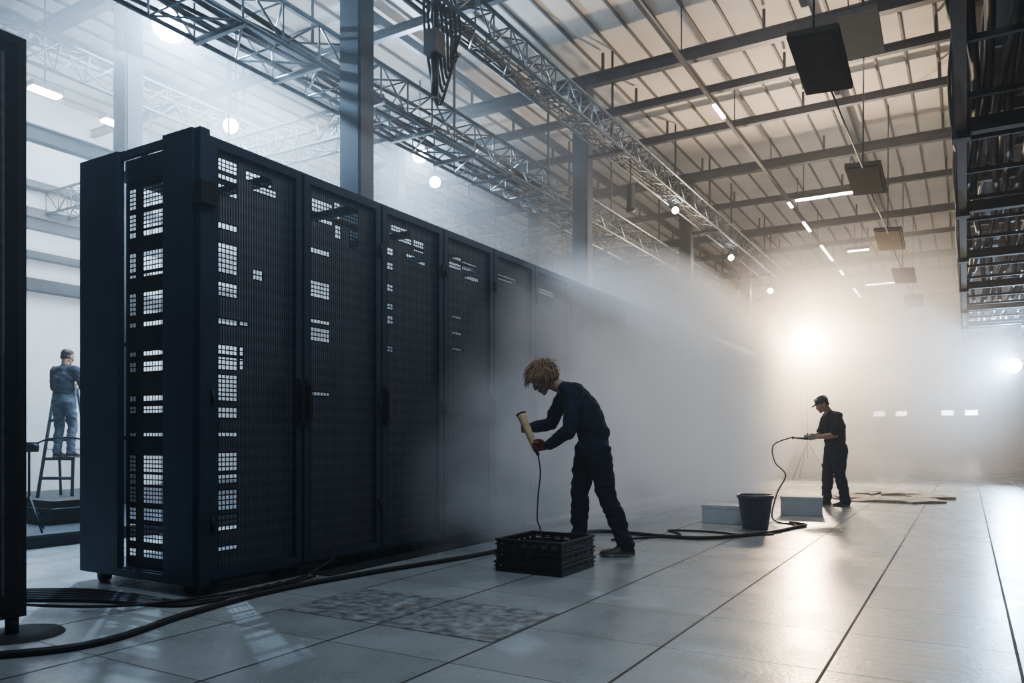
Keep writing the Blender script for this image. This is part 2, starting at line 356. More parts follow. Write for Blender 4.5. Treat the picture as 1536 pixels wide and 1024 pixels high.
    if end:
        b.box(XF-.03,XF+.04,y0-.02,y0+.10,2.44,2.58,'black')
        b.box(-4.42,XF-.05,y0-.02,y0-.001,zb,H+.01,'rack')
        b.box(XB-.01,-4.90,y0-.02,y0+.03,zb,H,'rack')
        b.box(-4.90,-4.42,y0-.02,y0+.06,zb,zb+.05,'rack')
        op=[]
        for z in bands_end:
            op.append((-4.71,-4.43,z[0],z[1])); op.append((-4.86,-4.79,z[0],z[1]))
        perf(b,'y',y0+.045,-4.90,-4.42,zb+.05,H-.16,op,k='rackdark',pa=.03,bar=.008)
        b.box(-4.90,-4.42,y0+.04,y0+.06,H-.2,H-.05,'rack')
        b.tube((XB+.2,y0-.0,.05),(XB+.2,y0+.06,.05),.04,'black',12)
    return b.obj('server_rack')
for i in range(17): rack(3.13+i*W,i,i==0)
b=MB(); ya,yb=.9,2.09
b.box(XB,XF,ya,yb,.1,3.0,'black'); b.box(XF,XF+.03,ya+.03,yb-.03,.15,2.95,'rackdark'); b.box(XF+.03,XF+.035,ya+.1,yb-.1,.22,2.88,'mesh')
b.box(XF-.1,XF+.0,yb,yb+.02,.1,3.0,'black')
for xa in(XB+.15,XF-.12):
    for q in(ya+.1,yb-.3): b.tube((xa,q,0.0),(xa,q,.1),.03,'darksteel',10)
b.box(XF+.03,XF+.05,yb-.16,yb-.12,1.1,1.4,'black')
b.obj('equipment_cabinet',.004)
b=MB(); b.lathe((-4.12,2.10,0),[(0,.018),(.10,.018),(.19,.012),(.2,0)],'darksteel',36); b.tube((-4.12,2.06,.015),(-4.12,2.06,.098),.03,'black',16); b.obj('floor_base_plate')

# ------------------------------------------------------------------ cables on floor
b=MB(); r=.018
b.path(crom([(-4.4,1.2,r),(-3.75,1.83,r),(-3.58,2.2,r),(-3.72,2.75,r),(-3.82,3.42,r),(-3.74,4.2,r),(-3.5,5.5,r),(-3.52,6.6,r),(-3.3,7.4,r),(-2.6,7.35,r),(-2.17,7.45,r),(-1.78,8.1,r),(-1.62,8.75,r),(-1.55,9.1,r),(-1.75,9.25,r)],12),r,'cable',8)
b.obj('power_cable')
b=MB(); r=.012
for i in range(6):
    o=.07*i
    b.path(crom([(-5.6,2.25+o*.5,r),(-5.0,2.5+o,r+.0),(-4.5,2.75+o*.6,r),(-4.0,2.9+o*.3,r),(-3.92,3.15+o,r),(-4.0,3.5+o*1.5,r)],10),r,'cable',6)
b.path(crom([(-5.4,2.3,.03),(-4.6,2.45,.03),(-4.1,2.8,.03),(-3.9,3.6,.03),(-3.95,4.1,.1),(-4.02,4.25,.16)],10),.009,'cable',6)
b.obj('cable_bundle')
b=MB(); r=.010
b.path(crom([(-2.95,6.9,r),(-2.5,7.55,r),(-2.72,7.9,r),(-2.3,8.0,r),(-1.9,7.9,r),(-1.7,8.15,r)],12),r,'cable',8)
b.obj('hose_coil')
x0=-.526-.726*4
b=MB(); b.box(x0+.01,x0+.716,3.17+.01,3.17+.716,0,.004,'dirty'); b.obj('stained_floor_tile')
b=MB(); b.box(x0+.736,x0+1.442,3.18,3.886,0,.004,'dirty'); b.obj('stained_floor_tile')
b=MB(); b.box(-4.2,-3.93,4.1,18,0,.012,'darksteel'); b.obj('floor_kerb_strip')

# ------------------------------------------------------------------ crates
def crate(b,x0,x1,y0,y1,z0,h):
    t=.018
    b.box(x0,x1,y0,y1,z0,z0+.012,'black')
    for (a,c,d,e) in((x0,x1,y0,y0+t),(x0,x1,y1-t,y1),(x0,x0+t,y0+t,y1-t),(x1-t,x1,y0+t,y1-t)):
        b.box(a,c,d,e,z0+.012,z0+h*.36,'black'); b.box(a,c,d,e,z0+h*.62,z0+h,'black')
    nx=7
    for i in range(nx):
        xx=x0+(x1-x0-.03)*i/(nx-1); yy=y0+(y1-y0-.03)*i/(nx-1)
        b.box(xx,xx+.03,y0,y0+t,z0+h*.36,z0+h*.62,'black'); b.box(xx,xx+.03,y1-t,y1,z0+h*.36,z0+h*.62,'black')
        b.box(x0,x0+t,yy,yy+.03,z0+h*.36,z0+h*.62,'black'); b.box(x1-t,x1,yy,yy+.03,z0+h*.36,z0+h*.62,'black')
    e=.01
    for (a,c,d,f) in((x0-e,x1+e,y0-e,y0),(x0-e,x1+e,y1,y1+e),(x0-e,x0,y0,y1),(x1,x1+e,y0,y1)):
        b.box(a,c,d,f,z0+h-.016,z0+h,'black'); b.box(a,c,d,f,z0+h*.5-.004,z0+h*.5+.004,'rackdark')
b=MB()
for i in range(3): crate(b,-3.03+.004*i,-2.48-.003*i,4.9+.003*i,5.46,.082*i+.001,.079)
b.obj('crate_stack',.002)
b=MB(); c=(-1.98,8.57,0)
b.lathe(c,[(0,.004),(.125,.004),(.13,0),(.135,.01),(.18,.33),(.188,.335),(.195,.345),(.195,.37),(.185,.375),(.178,.365),(.17,.32),(.128,.02),(0,.018)],'bucket',36)
b.path([V((c[0]+.19*math.cos(a),c[1]+.19*math.sin(a)*.96,.35-.04*math.sin(a))) for a in [math.pi*i/16 for i in range(17)]],.005,'alu',6)
b.obj('bucket')
def cbox(name,x,y,w,d,h,rz):
    b=MB(); R=Matrix.Rotation(rz,3,'Z'); c=V((x,y,0))
    b.box(x-w/2,x+w/2,y-d/2,y+d/2,0,h-.03,'greybox',R,c)
    b.box(x-w/2-.006,x+w/2+.006,y-d/2-.006,y+d/2+.006,h-.04,h,'greybox',R,c)
    b.obj(name,.004)
cbox('storage_box',-2.36,9.05,.60,.34,.21,.0); cbox('storage_box',-1.83,10.45,.50,.34,.24,.15)
b=MB()
for i in range(9):
    a=random.uniform(0,6.28); cx,cy=-1.3+random.uniform(-.5,.9),14.2+random.uniform(-1,1.3); n=10
    pts=[(cx+ (.2+.25*random.random())*math.cos(2*math.pi*j/n+a),cy+(.25+.35*random.random())*math.sin(2*math.pi*j/n+a),.015+.04*random.random()) for j in range(n)]
    b.add(pts+[(cx,cy,.07)]+[(p[0],p[1],0) for p in pts],[(j,(j+1)%n,n) for j in range(n)]+[(j,n+1+j,n+1+(j+1)%n,(j+1)%n) for j in range(n)],'debris')
b.obj('crumpled_sheets')

# ------------------------------------------------------------------ back-left area
b=MB(); b.box(-13,-7.2,3.2,14,0,.1,'walldark'); b.box(-13.02,-7.16,3.16,14.02,.1,.12,'steel'); b.obj('stage_platform')
b=MB(); b.box(-8.35,-7.85,4.3,4.75,.121,.36,'black'); b.box(-8.36,-7.84,4.29,4.76,.27,.285,'alu'); b.box(-8.15,-8.05,4.28,4.3,.2,.24,'alu'); b.obj('equipment_case',.006)
b=MB(); cx,cy=-7.5,3.9
for a in(0,2.1,4.2): b.tube((cx,cy,.45),(cx+.22*math.cos(a),cy+.22*math.sin(a),.125),.01,'darksteel')
b.tube((cx,cy,.4),(cx,cy,.90),.012,'darksteel'); b.box(cx-.07,cx+.07,cy-.05,cy+.05,.86,.95,'black'); b.tube((cx+.07,cy,.905),(cx+.14,cy-.02,.905),.035,'black',12)
b.path(crom([(cx,cy,.9),(cx+.15,cy+.1,.98),(cx+.3,cy+.3,.98),(cx+.4,cy+.5,.8)],6),.008,'cable')
b.obj('camera_tripod')
R_=V((.8616,.5075,0)); F_=V((-.5075,.8616,0))
LB=V((-11.5,6.5,.12))
b=MB()
def L(x,y,z): return LB+R_*x+F_*y+V((0,0,z))
for s in(-1,1):
    b.tube(L(s*.25,-.28,0),L(s*.15,-.02,1.6),.026,'wood'); b.tube(L(s*.25,.3,0),L(s*.15,.03,1.6),.022,'wood')
    b.tube(L(s*.2,-.16,.7),L(s*.2,.18,.7),.008,'alu')
for z in(.28,.56,.84,1.12,1.4):
    t=z/1.6; w=.25-.1*t; b.path([L(-w,-.28+.26*t,z),L(w,-.28+.26*t,z)],.026,'wood',6)
b.box(LB.x-.17,LB.x+.17,LB.y-.08,LB.y+.08,1.7,1.73,'wood',Matrix.Rotation(math.radians(30.5),3,'Z'),V((LB.x,LB.y,1.7)))
b.obj('step_ladder')

# ------------------------------------------------------------------ people
_ico=None
def ico():
    global _ico
    if _ico is None:
        bm=bmesh.new(); bmesh.ops.create_icosphere(bm,subdivisions=3,radius=1); _ico=[v.co.copy() for v in bm.verts]; bm.free()
    return _ico
def S(c,r,R=None):
    if isinstance(r,(int,float)): r=(r,r,r)
    return (V(c),r,R)
class Grp:
    def __init__(s): s.p=[]
    def hull(s,tag,*els): s.p.append((tag,els))
    def build(s,voxel,smooth=3,T=None,fold=0,seed=0,floor=None):
        me=bpy.data.meshes.new('tmp'); vs=[];fs=[]
        for tag,els in s.p:
            bm=bmesh.new()
            for c,r,R in els:
                for q in ico():
                    p=V((q.x*r[0],q.y*r[1],q.z*r[2]))
                    if R is not None: p=R@p
                    bm.verts.new(c+p)
            ret=bmesh.ops.convex_hull(bm,input=bm.verts)
            dead=[g for g in ret['geom_interior'] if isinstance(g,bmesh.types.BMVert)]
            bmesh.ops.delete(bm,geom=dead,context='VERTS')
            bmesh.ops.recalc_face_normals(bm,faces=bm.faces)
            o=len(vs); bm.verts.index_update()
            vs+=[v.co.copy() for v in bm.verts]; fs+=[[o+v.index for v in f.verts] for f in bm.faces]; bm.free()
        me.from_pydata(vs,[],fs); me.update()
        ob=bpy.data.objects.new('tmp',me); bpy.context.scene.collection.objects.link(ob)
        md=ob.modifiers.new('r','REMESH'); md.mode='VOXEL'; md.voxel_size=voxel; md.use_smooth_shade=True
        if smooth:
            m2=ob.modifiers.new('s','SMOOTH'); m2.factor=.5; m2.iterations=smooth
        dg=bpy.context.evaluated_depsgraph_get(); dg.update()
        ev=ob.evaluated_get(dg); m3=bpy.data.meshes.new_from_object(ev)
        V3=[v.co.copy() for v in m3.vertices]; N3=[v.normal.copy() for v in m3.vertices]; F3=[list(p.vertices) for p in m3.polygons]
        C3=[p.center.copy() for p in m3.polygons]
        bpy.data.objects.remove(ob)
        def tagof(c):
            best=1e9;bt=None
            for tag,els in s.p:
                if len(els)==1:
                    cc,r,R=els[0]; q=c-cc
                    if R is not None: q=R.transposed()@q
                    k=math.sqrt((q.x/r[0])**2+(q.y/r[1])**2+(q.z/r[2])**2); dd=(k-1)*min(r)
                else:
                    dd=1e9
                    for i in range(len(els)-1):
                        a,ra,_=els[i];b2,rb,_=els[i+1]; ab=b2-a; L2=ab.length_squared
                        t=max(0,min(1,(c-a).dot(ab)/L2)) if L2>1e-9 else 0
                        rr=[ra[j]+(rb[j]-ra[j])*t for j in range(3)]; q=c-(a+ab*t)
                        k=math.sqrt((q.x/rr[0])**2+(q.y/rr[1])**2+(q.z/rr[2])**2); dd=min(dd,(k-1)*min(rr))
                if dd<best: best=dd;bt=tag
            return bt
        tags=[tagof(c) for c in C3]
        if fold:
            for i in range(len(V3)):
                p=V3[i]
                q=V((p.x*9+seed,p.y*9,p.z*16)); w=noise.noise(q)+.5*noise.noise(q*2.1)
                w2=abs(noise.noise(V((p.x*5,p.y*5+seed,p.z*13+p.x*8))))
                V3[i]=p+N3[i]*(fold*w-fold*.8*(.3-w2))
        if floor is not None:
            for p in V3: p.z=max(p.z,floor)
        if T is not None: V3=[T@p for p in V3]
        return V3,F3,tags
def addb(b,res):
    vs,fs,tags=res; o=len(b.v); b.v+=[tuple(v) for v in vs]
    for f,t in zip(fs,tags): b.f.append([o+a for a in f]); b.m.append(b.mi(t)); b.sm.append(True)
def hand(g,w,d,thumb,curls,tag,spread=0,tcurl=30):
    X=V(d).normalized(); Y=V(thumb); Y=(Y-X*Y.dot(X)).normalized(); Z=X.cross(Y)
    Rm=Matrix((X,Y,Z)).transposed(); w=V(w)
    def P(x,y,z): return w+Rm@V((x,y,z))
    e=lambda x,y,z,r,rz: (P(x,y,z),(r,r,rz),Rm)
    g.hull(tag,e(.0,.0,0,.026,.019),e(.03,.018,0,.018,.014),e(.03,-.018,0,.018,.014))
    g.hull(tag,e(.02,.018,-.002,.017,.015),e(.02,-.018,-.002,.017,.015),e(.086,.032,0,.012,.011),e(.086,-.030,-.002,.011,.010))
    lens=[(.044,.027,.02),(.049,.031,.022),(.045,.029,.021),(.035,.022,.019)]
    for i,y in enumerate((.031,.0105,-.010,-.030)):
        p=V((.088,y,0)); a=0
        for j in range(3):
            a+=math.radians(curls[i][j]); sp=(1.5-i)*.06*spread
            q=p+V((math.cos(a)*math.cos(sp),math.sin(sp),-math.sin(a)))*lens[i][j]
            r0=.0095-.0009*j; r1=.0088-.0010*j
            g.hull(tag,S(P(*p),r0),S(P(*q),r1)); p=q
    p=V((.022,.024,-.008)); dirs=[V((.62,.70,-.35)),V((.72,.25,-.65)),V((.75,-.25,-.62))]
    if tcurl<20: dirs=[V((.7,.68,-.2)),V((.88,.4,-.25)),V((.95,.2,-.25))]
    for j,l in enumerate((.042,.034,.027)):
        q=p+dirs[j].normalized()*l; g.hull(tag,S(P(*p),.0135-.0015*j),S(P(*q),.0118-.0013*j)); p=q
RELAX=[(18,25,15),(24,30,18),(28,34,20),(32,36,22)]
def head(b,c,pitch,yaw,hairtype,neck,T):
    R=Matrix.Rotation(yaw,3,'Z')@Matrix.Rotation(pitch,3,'Y'); c=V(c)
    def h(x,y,z): return c+R@V((x,y,z))
    def E(x,y,z,r): 
        if isinstance(r,(int,float)): r=(r,r,r)
        return (h(x,y,z),r,R)
    g=Grp(); k='skin'
    g.hull(k,E(-.012,0,.035,(.098,.077,.088)))
    g.hull(k,E(.03,0,.02,(.062,.064,.07)),E(.045,0,-.06,(.04,.042,.03)))
    g.hull(k,E(.072,0,-.092,(.02,.022,.017)),E(-.005,.05,-.05,.02),E(-.005,-.05,-.05,.02),E(.05,0,-.05,(.04,.04,.03)))
    g.hull(k,E(.086,0,.022,.009),E(.108,0,-.014,.0125)); g.hull(k,E(.106,0,-.016,.013)); 
    for s in(-1,1):
        g.hull(k,E(.098,s*.012,-.02,.009)); g.hull(k,E(.058,s*.042,-.012,.024))
        g.hull(k,E(.08,s*.012,.036,.011),E(.068,s*.048,.034,.011))
        g.hull(k,E(-.008,s*.079,.012,(.017,.008,.020)),E(-.004,s*.078,-.02,(.010,.007,.012)))
    g.hull(k,E(.090,.018,-.046,.007),E(.097,0,-.044,.008),E(.090,-.018,-.046,.007))
    g.hull(k,E(.088,.015,-.057,.007),E(.094,0,-.058,.0085),E(.088,-.015,-.057,.007))
    g.hull(k,E(-.02,0,-.05,(.055,.055,.05)),S(neck,.06))
    addb(b,g.build(.0048,2,T))
    for s in(-1,1):
        for (x,rr,kk) in((.0775,.0115,'eye'),(.0845,.0062,'iris')):
            bm=bmesh.new(); bmesh.ops.create_icosphere(bm,subdivisions=2,radius=rr); 
            vs=[T@h(x+v.co.x,s*.032+v.co.y,.012+v.co.z) for v in bm.verts]; fs=[[v.index for v in f.verts] for f in bm.faces]; bm.free()
            b.add(vs,fs,kk,True)
        hk='hairdark' if hairtype!='blond' else 'hair'
        b.path([T@h(.092,s*.014,.043),T@h(.090,s*.032,.048),T@h(.078,s*.05,.043)],.0042,hk,6)
    hk='hair' if hairtype=='blond' else 'hairdark'
    g=Grp()
    if hairtype=='blond':
        g.hull(hk,E(-.03,0,.055,(.112,.095,.094))); g.hull(hk,E(-.07,0,0,(.062,.085,.095))); g.hull(hk,E(.03,0,.09,(.068,.076,.042)))
        for s in(-1,1): g.hull(hk,E(-.035,s*.06,.015,(.055,.036,.06)))
    else:
        g.hull(hk,E(-.02,0,.045,(.097,.081,.086))); g.hull(hk,E(-.05,0,.0,(.055,.068,.06)))
        if hairtype=='crop': g.hull(hk,E(.02,0,.095,(.05,.055,.025)))
    addb(b,g.build(.006,2,T,fold=.009,seed=3))
    if hairtype=='blond':
        rnd=random.Random(5); down=R.transposed()@V((.15,0,-1))
        for i in range(900):
            u=rnd.uniform(-.5,1); an=rnd.uniform(0,2*math.pi); rr=math.sqrt(max(0,1-u*u))
            d=V((rr*math.cos(an),rr*math.sin(an),u))
            if d.x>.45 and d.z<.40: continue
            if d.x>.15 and d.z<-.1: continue
            p=V((-.025,0,.045))+V((d.x*.108,d.y*.094,d.z*.096)); pts=[p]
            vel=(d*.8+V((rnd.uniform(-.5,.5),rnd.uniform(-.5,.5),rnd.uniform(-.2,.4)))).normalized()
            L_=rnd.uniform(.06,.12); sw=rnd.uniform(-1,1)
            for j in range(6):
                vel=(vel+down*.55+V((math.sin(j*1.6+an)*.3*sw,math.cos(j*1.6+an)*.3,0))).normalized(); p=p+vel*L_/6; 
                q=p-V((-.01,0,.035)); kq=math.sqrt((q.x/.102)**2+(q.y/.085)**2+(q.z/.094)**2)
                if kq<1: p=V((-.01,0,.035))+q/kq
                pts.append(p)
            b.path([T@(c+R@q) for q in pts],.0050,hk,5,.001)
    if hairtype=='cap':
        g=Grp(); g.hull('cap',E(-.015,0,.065,(.104,.086,.078)))
        g.hull('cap',E(-.015,0,.05,(.105,.087,.03)))
        g.hull('capl',E(-.075,0,.09,(.04,.072,.04)))
        g.hull('cap',E(.07,.045,.052,(.02,.02,.006)),E(.07,-.045,.052,(.02,.02,.006)),E(.145,.028,.040,(.02,.02,.005)),E(.145,-.028,.040,(.02,.02,.005)))
        g.hull('capl',E(.05,.0,.11,(.034,.05,.024)))
        addb(b,g.build(.0045,1,T))
def person(J,loc,rotz,scale,shirt,trous,hairtype,pitch,yaw,sleeve,handspec,seed,z0=0,bk=1.0):
    T=Matrix.Translation(V((loc[0],loc[1],z0)))@Matrix.Rotation(rotz,4,'Z')@Matrix.Diagonal((scale,scale,scale,1))
    def B(c,r): return S(c,tuple(q*bk for q in r) if isinstance(r,tuple) else r*bk)
    b=MB(); g=Grp(); j={k:V(v) for k,v in J.items()}
    pel,wa,ch,sc,nk=j['pelvis'],j['waist'],j['chest'],j['shc'],j['neck']
    g.hull(trous,B(pel+V((0,0,-.02)),(.125,.165,.115)),B(wa+V((0,0,-.03)),(.118,.145,.08)))
    g.hull(shirt,B(wa+V((0,0,.0)),(.130,.158,.075)),B(ch,(.13,.172,.13)))
    g.hull(shirt,B(ch,(.128,.172,.13)),B(sc,(.095,.150,.085)))
    g.hull(shirt,B(sc+V((0,.06,0)),(.08,.08,.075)),B(sc+V((0,-.06,0)),(.08,.08,.075)),S(nk,(.062,.066,.045)))
    for s in'LR':
        sh,el,wr=j['sh'+s],j['el'+s],j['wr'+s]; sy=1 if s=='L' else -1
        g.hull(shirt,B(sc+V((0,.08*sy,-.01)),.078),B(sh,.072))
        g.hull(shirt,B(sc+V((0,.08*sy,-.05)),.085),B(sh+(el-sh)*.3,.062))
        mid=sh+(el-sh)*.5
        if sleeve:
            g.hull(shirt,B(sh,.072),B(mid,.063),B(el,.054)); g.hull(shirt,B(el,.055),B(el+(wr-el)*.5,.050),B(wr-(wr-el).normalized()*.02,.036)); g.hull(shirt,B(wr-(wr-el).normalized()*.035,.041),B(wr-(wr-el).normalized()*.012,.039))
        else:
            e2=sh+(el-sh)*.78; g.hull(shirt,B(sh,.072),B(e2,.066)); g.hull(shirt,B(e2-(el-sh)*.05,.07),B(e2,.069))
        hp,kn,an,toe=j['hip'+s],j['kn'+s],j['an'+s],j['toe'+s]
        g.hull(trous,B(hp,(.105,.095,.105)),B(hp+(kn-hp)*.5,.088),B(kn,.069))
        g.hull(trous,B(kn,.070),B(kn+(an-kn)*.35+V((-.012,0,0)),.070),B(an+(kn-an)*.12,.058)); g.hull(trous,B(an+(kn-an)*.16,.064),B(an+(kn-an)*.02,.066))
        d=(toe-an); d.z=0; d.normalize(); base=V((an.x,an.y,0))
        Rz=Matrix.Rotation(math.atan2(d.y,d.x),3,'Z')
        g.hull('shoe',S(an,.05),(base-d*.035+V((0,0,.05)),(.042,.038,.045),Rz),(base+d*.07+V((0,0,.05)),(.05,.040,.04),Rz))
        g.hull('shoe',(base-d*.035+V((0,0,.035)),(.045,.038,.035),Rz),(base+d*.12+V((0,0,.035)),(.045,.046,.035),Rz),(base+d*.185+V((0,0,.028)),(.04,.038,.026),Rz))
        g.hull('sole',(base-d*.035+V((0,0,.012)),(.049,.042,.014),Rz),(base+d*.12+V((0,0,.012)),(.05,.050,.014),Rz),(base+d*.19+V((0,0,.012)),(.042,.040,.013),Rz))
    addb(b,g.build(.0095,2,T,fold=.013,seed=seed,floor=0.0))
    head(b,j['head'],pitch,yaw,hairtype,nk,T)
    for s in'LR':
        el,wr=j['el'+s],j['wr'+s]; hs=handspec[s]; g=Grp()
        if sleeve: g.hull(hs['tag'],S(wr-(wr-el).normalized()*.05,.031),S(wr,.025))
        else:
            sh=j['sh'+s]; g.hull('skin',S(sh+(el-sh)*.7,.048),S(el,.045)); g.hull('skin',S(el,.045),S(el+(wr-el)*.3,.047),S(wr-(wr-el)*.12,.031)); g.hull(hs['tag'],S(wr-(wr-el)*.16,.032),S(wr,.027))
        hand(g,wr,hs['d'],hs['t'],hs['c'],hs['tag'],hs.get('sp',0),hs.get('tc',30))
        addb(b,g.build(.0036,2,T))
    return b,T
ROT=math.radians(210.5)
J1=dict(pelvis=(.06,0,.92),waist=(.06,0,1.03),chest=(.14,0,1.22),shc=(.235,0,1.375),neck=(.325,0,1.425),head=(.485,.0,1.49),
 shL=(.24,.19,1.37),elL=(.28,.26,1.06),wrL=(.455,.155,.925),
 shR=(.29,-.19,1.36),elR=(.41,-.25,1.12),wrR=(.60,-.13,1.07),
 hipL=(.03,.09,.88),knL=(-.045,.115,.49),anL=(-.20,.14,.095),toeL=(.0,.16,0),
 hipR=(.10,-.09,.88),knR=(.17,-.11,.50),anR=(.17,-.13,.09),toeR=(.38,-.17,0))
tool_top=V((.675,.0,1.19)); tool_bot=V((.555,.08,.90))
ta=(tool_top-tool_bot).normalized()
CG=[(48,70,45),(50,72,45),(52,74,45),(55,74,45)]
hs={'L':dict(tag='glove',d=(.88,-.35,-.05),t=(.2,.1,1),c=CG),
    'R':dict(tag='skin',d=(.75,.62,.05),t=(.2,.0,1),c=CG)}
b,T=person(J1,(-2.70,6.07),ROT,1.0,'navy','navy2','blond',math.radians(42),math.radians(8),True,hs,1,bk=1.10)
b.path([T@(tool_bot-ta*.03),T@tool_bot,T@(tool_bot+ta*.08),T@(tool_top-ta*.08),T@(tool_top-ta*.03),T@tool_top],.022,'tan',16,.042)
b.path([T@tool_top,T@(tool_top+ta*.012)],.045,'black',16)
b.path([T@(tool_bot-ta*.06),T@(tool_bot-ta*.02)],.014,'black',10)
p0=T@(tool_bot-ta*.06)
b.path(crom([p0,p0+V((.02,.0,-.15)),p0+V((.03,-.06,-.35)),p0+V((.10,-.2,-.52)),V((-2.95,5.45,.27)),V((-2.83,5.3,.1))],10),.006,'cable',6)
b.obj('worker_bending')
J2=dict(pelvis=(-.02,0,.90),waist=(-.01,0,1.02),chest=(.0,0,1.22),shc=(.03,0,1.37),neck=(.085,0,1.44),head=(.19,0,1.56),
 shL=(.035,.19,1.37),elL=(.09,.235,1.09),wrL=(.325,.13,1.06),
 shR=(.035,-.19,1.37),elR=(.12,-.22,1.10),wrR=(.36,-.08,1.05),
 hipL=(-.04,.09,.87),knL=(-.03,.11,.48),anL=(-.12,.13,.09),toeL=(.08,.17,0),
 hipR=(.0,-.09,.87),knR=(.06,-.11,.48),anR=(.08,-.12,.09),toeR=(.3,-.16,0))
hs={'L':dict(tag='gloveg',d=(.9,-.35,-.08),t=(.2,.1,1),c=CG),'R':dict(tag='gloveg',d=(.9,.3,.05),t=(.2,.0,1),c=CG)}
b,T=person(J2,(-1.66,12.07),ROT,.94,'shirtb','trousg','cap',math.radians(28),0,False,hs,5,bk=1.20)
n0=T@V((.36,.03,1.03)); n1=T@V((.64,.02,1.05))
b.path([n0,n0.lerp(n1,.6),n1],.018,'black',10,.012); b.path([n1,n1+(n1-n0)*.08],.022,'black',10)
b.path(crom([n1,n1+(n1-n0)*.25+V((0,0,-.01)),V((-2.36,11.3,.88)),V((-2.25,10.87,.66)),V((-2.02,10.4,.51)),V((-2.03,9.95,.31)),V((-2.0,9.5,.08)),V((-1.9,9.3,.012)),V((-1.7,9.15,.012)),V((-1.62,8.95,.012))],12),.010,'cable',7)
b.obj('worker_standing')
J3=dict(pelvis=(.0,0,.90),waist=(.0,0,1.02),chest=(.01,0,1.22),shc=(.02,0,1.37),neck=(.04,0,1.45),head=(.08,0,1.58),
 shL=(.03,.19,1.37),elL=(.10,.27,1.1),wrL=(.32,.16,1.15),
 shR=(.03,-.19,1.37),elR=(.10,-.27,1.1),wrR=(.32,-.16,1.2),
 hipL=(.0,.09,.87),knL=(.03,.10,.48),anL=(-.02,.1,.09),toeL=(.2,.1,0),
 hipR=(.0,-.09,.87),knR=(.08,-.10,.5),anR=(.03,-.1,.09),toeR=(.3,-.1,0))
hs={'L':dict(tag='skin',d=(.9,-.2,.1),t=(0,-.3,1),c=RELAX,tc=10),'R':dict(tag='skin',d=(.9,.2,.1),t=(0,.3,1),c=RELAX,tc=10)}
wl=LB+F_*(-.30)+R_*.14
b,T=person(J3,(wl.x,wl.y),math.radians(120.5-12),.92,'shirtc','jeans','crop',math.radians(15),math.radians(-10),True,hs,9,z0=.70)
b.obj('worker_on_ladder')

# ------------------------------------------------------------------ lamps
def lamp(name,loc,target,col,energy,size=.12,lens='lensb',ang=150,hang=7.38,blend=.8,rad=.1,mount=None):
    loc=V(loc); d=(V(target)-loc).normalized(); b=MB()
    b.path([loc-d*size*2.6,loc-d*size*2.2,loc-d*size*.6,loc],size*.75,'black',20,size*1.1)
    b.path([loc-d*.004,loc+d*.006],size*.95,lens,20)
    s=d.cross(V((0,0,1))).normalized()
    for q in(-1,1): b.tube(loc-d*size+s*size*1.15*q,loc-d*size+s*size*.9*q+V((0,0,size*1.9)),.012,'darksteel')
    b.tube(loc-d*size-s*size*.9+V((0,0,size*1.9)),loc-d*size+s*size*.9+V((0,0,size*1.9)),.012,'darksteel')
    if hang: b.tube(loc-d*size+V((0,0,size*1.9)),V((loc.x-d.x*size,loc.y-d.y*size,hang)),.02,'darksteel')
    elif mount=='stand':
        c=loc-d*size
        b.tube(c+V((0,0,-size)),(c.x,c.y,.5),.02,'darksteel')
        for a in(0,2.1,4.2): b.tube((c.x,c.y,.9),(c.x+.5*math.cos(a),c.y+.5*math.sin(a),.01),.014,'darksteel')
    o=b.obj(name)
    if energy:
        l=bpy.data.lights.new('beam','SPOT'); l.energy=energy; l.color=col; l.spot_size=math.radians(ang); l.spot_blend=blend; l.shadow_soft_size=rad
        lo=bpy.data.objects.new('beam',l); bpy.context.scene.collection.objects.link(lo); lo.location=loc+d*.03+d*rad*.2
        lo.rotation_euler=d.to_track_quat('-Z','Y').to_euler(); lo.parent=o
    return o
cool=(.50,.73,1.0); warm=(1.0,.74,.48)
lamp('flood_lamp',(-3.2,19,3.25),(-1.2,8,1.4),warm,4000,.2,'lensw',165,None,.6,.15,'stand')
lamp('stage_light',(-8.34,5.97,6.0),(-3.2,2.2,1.2),cool,2600,.21,ang=130,rad=.08)
lamp('stage_light',(-10.2,8.4,6.0),(-2,1,3),cool,250,.12)
lamp('stage_light',(-8.36,10.98,6.0),(-2,3,3),cool,1100,.14)
lamp('stage_light',(-9.0,12.3,6.0),(-3,4,2),cool,0,.11)
lamp('stage_light',(-5.1,15.2,5.6),(-2,6,2),cool,0,.07)
lamp('stage_light',(-5.1,19.5,5.5),(-2,6,2),cool,0,.07)
lamp('stage_light',(-5.1,24,5.4),(-2,6,2),cool,0,.08)
lamp('stage_light',(-6.6,20.5,3.9),(-2,6,2),cool,0,.14,'lensb')
lamp('stage_light',(-7.6,27,3.6),(-2,6,2),cool,0,.12,'lensw')
lamp('stage_light',(1.05,23.9,2.85),(-3,14,2.6),cool,3600,.2,'lensb',70,blend=.5)
lamp('fill_uplight',(-10.5,12,2.2),(-12.5,9,7.4),(.72,.87,1),950,.16,'lensb',160,None,.5,.2,'stand')  # added lamp hidden behind the racks to brighten left ceiling and wall
for q in((-11.5,6.2,6.0),(-11.7,7.4,6.0)):
    b=MB(); b.box(q[0]-.1,q[0]+.1,q[1]-.22,q[1]+.22,q[2],q[2]+.08,'darksteel'); b.box(q[0]-.08,q[0]+.08,q[1]-.2,q[1]+.2,q[2]-.03,q[2],'lensw'); b.tube((q[0],q[1],q[2]+.08),(q[0],q[1],7.38),.012,'darksteel'); b.obj('strip_light')
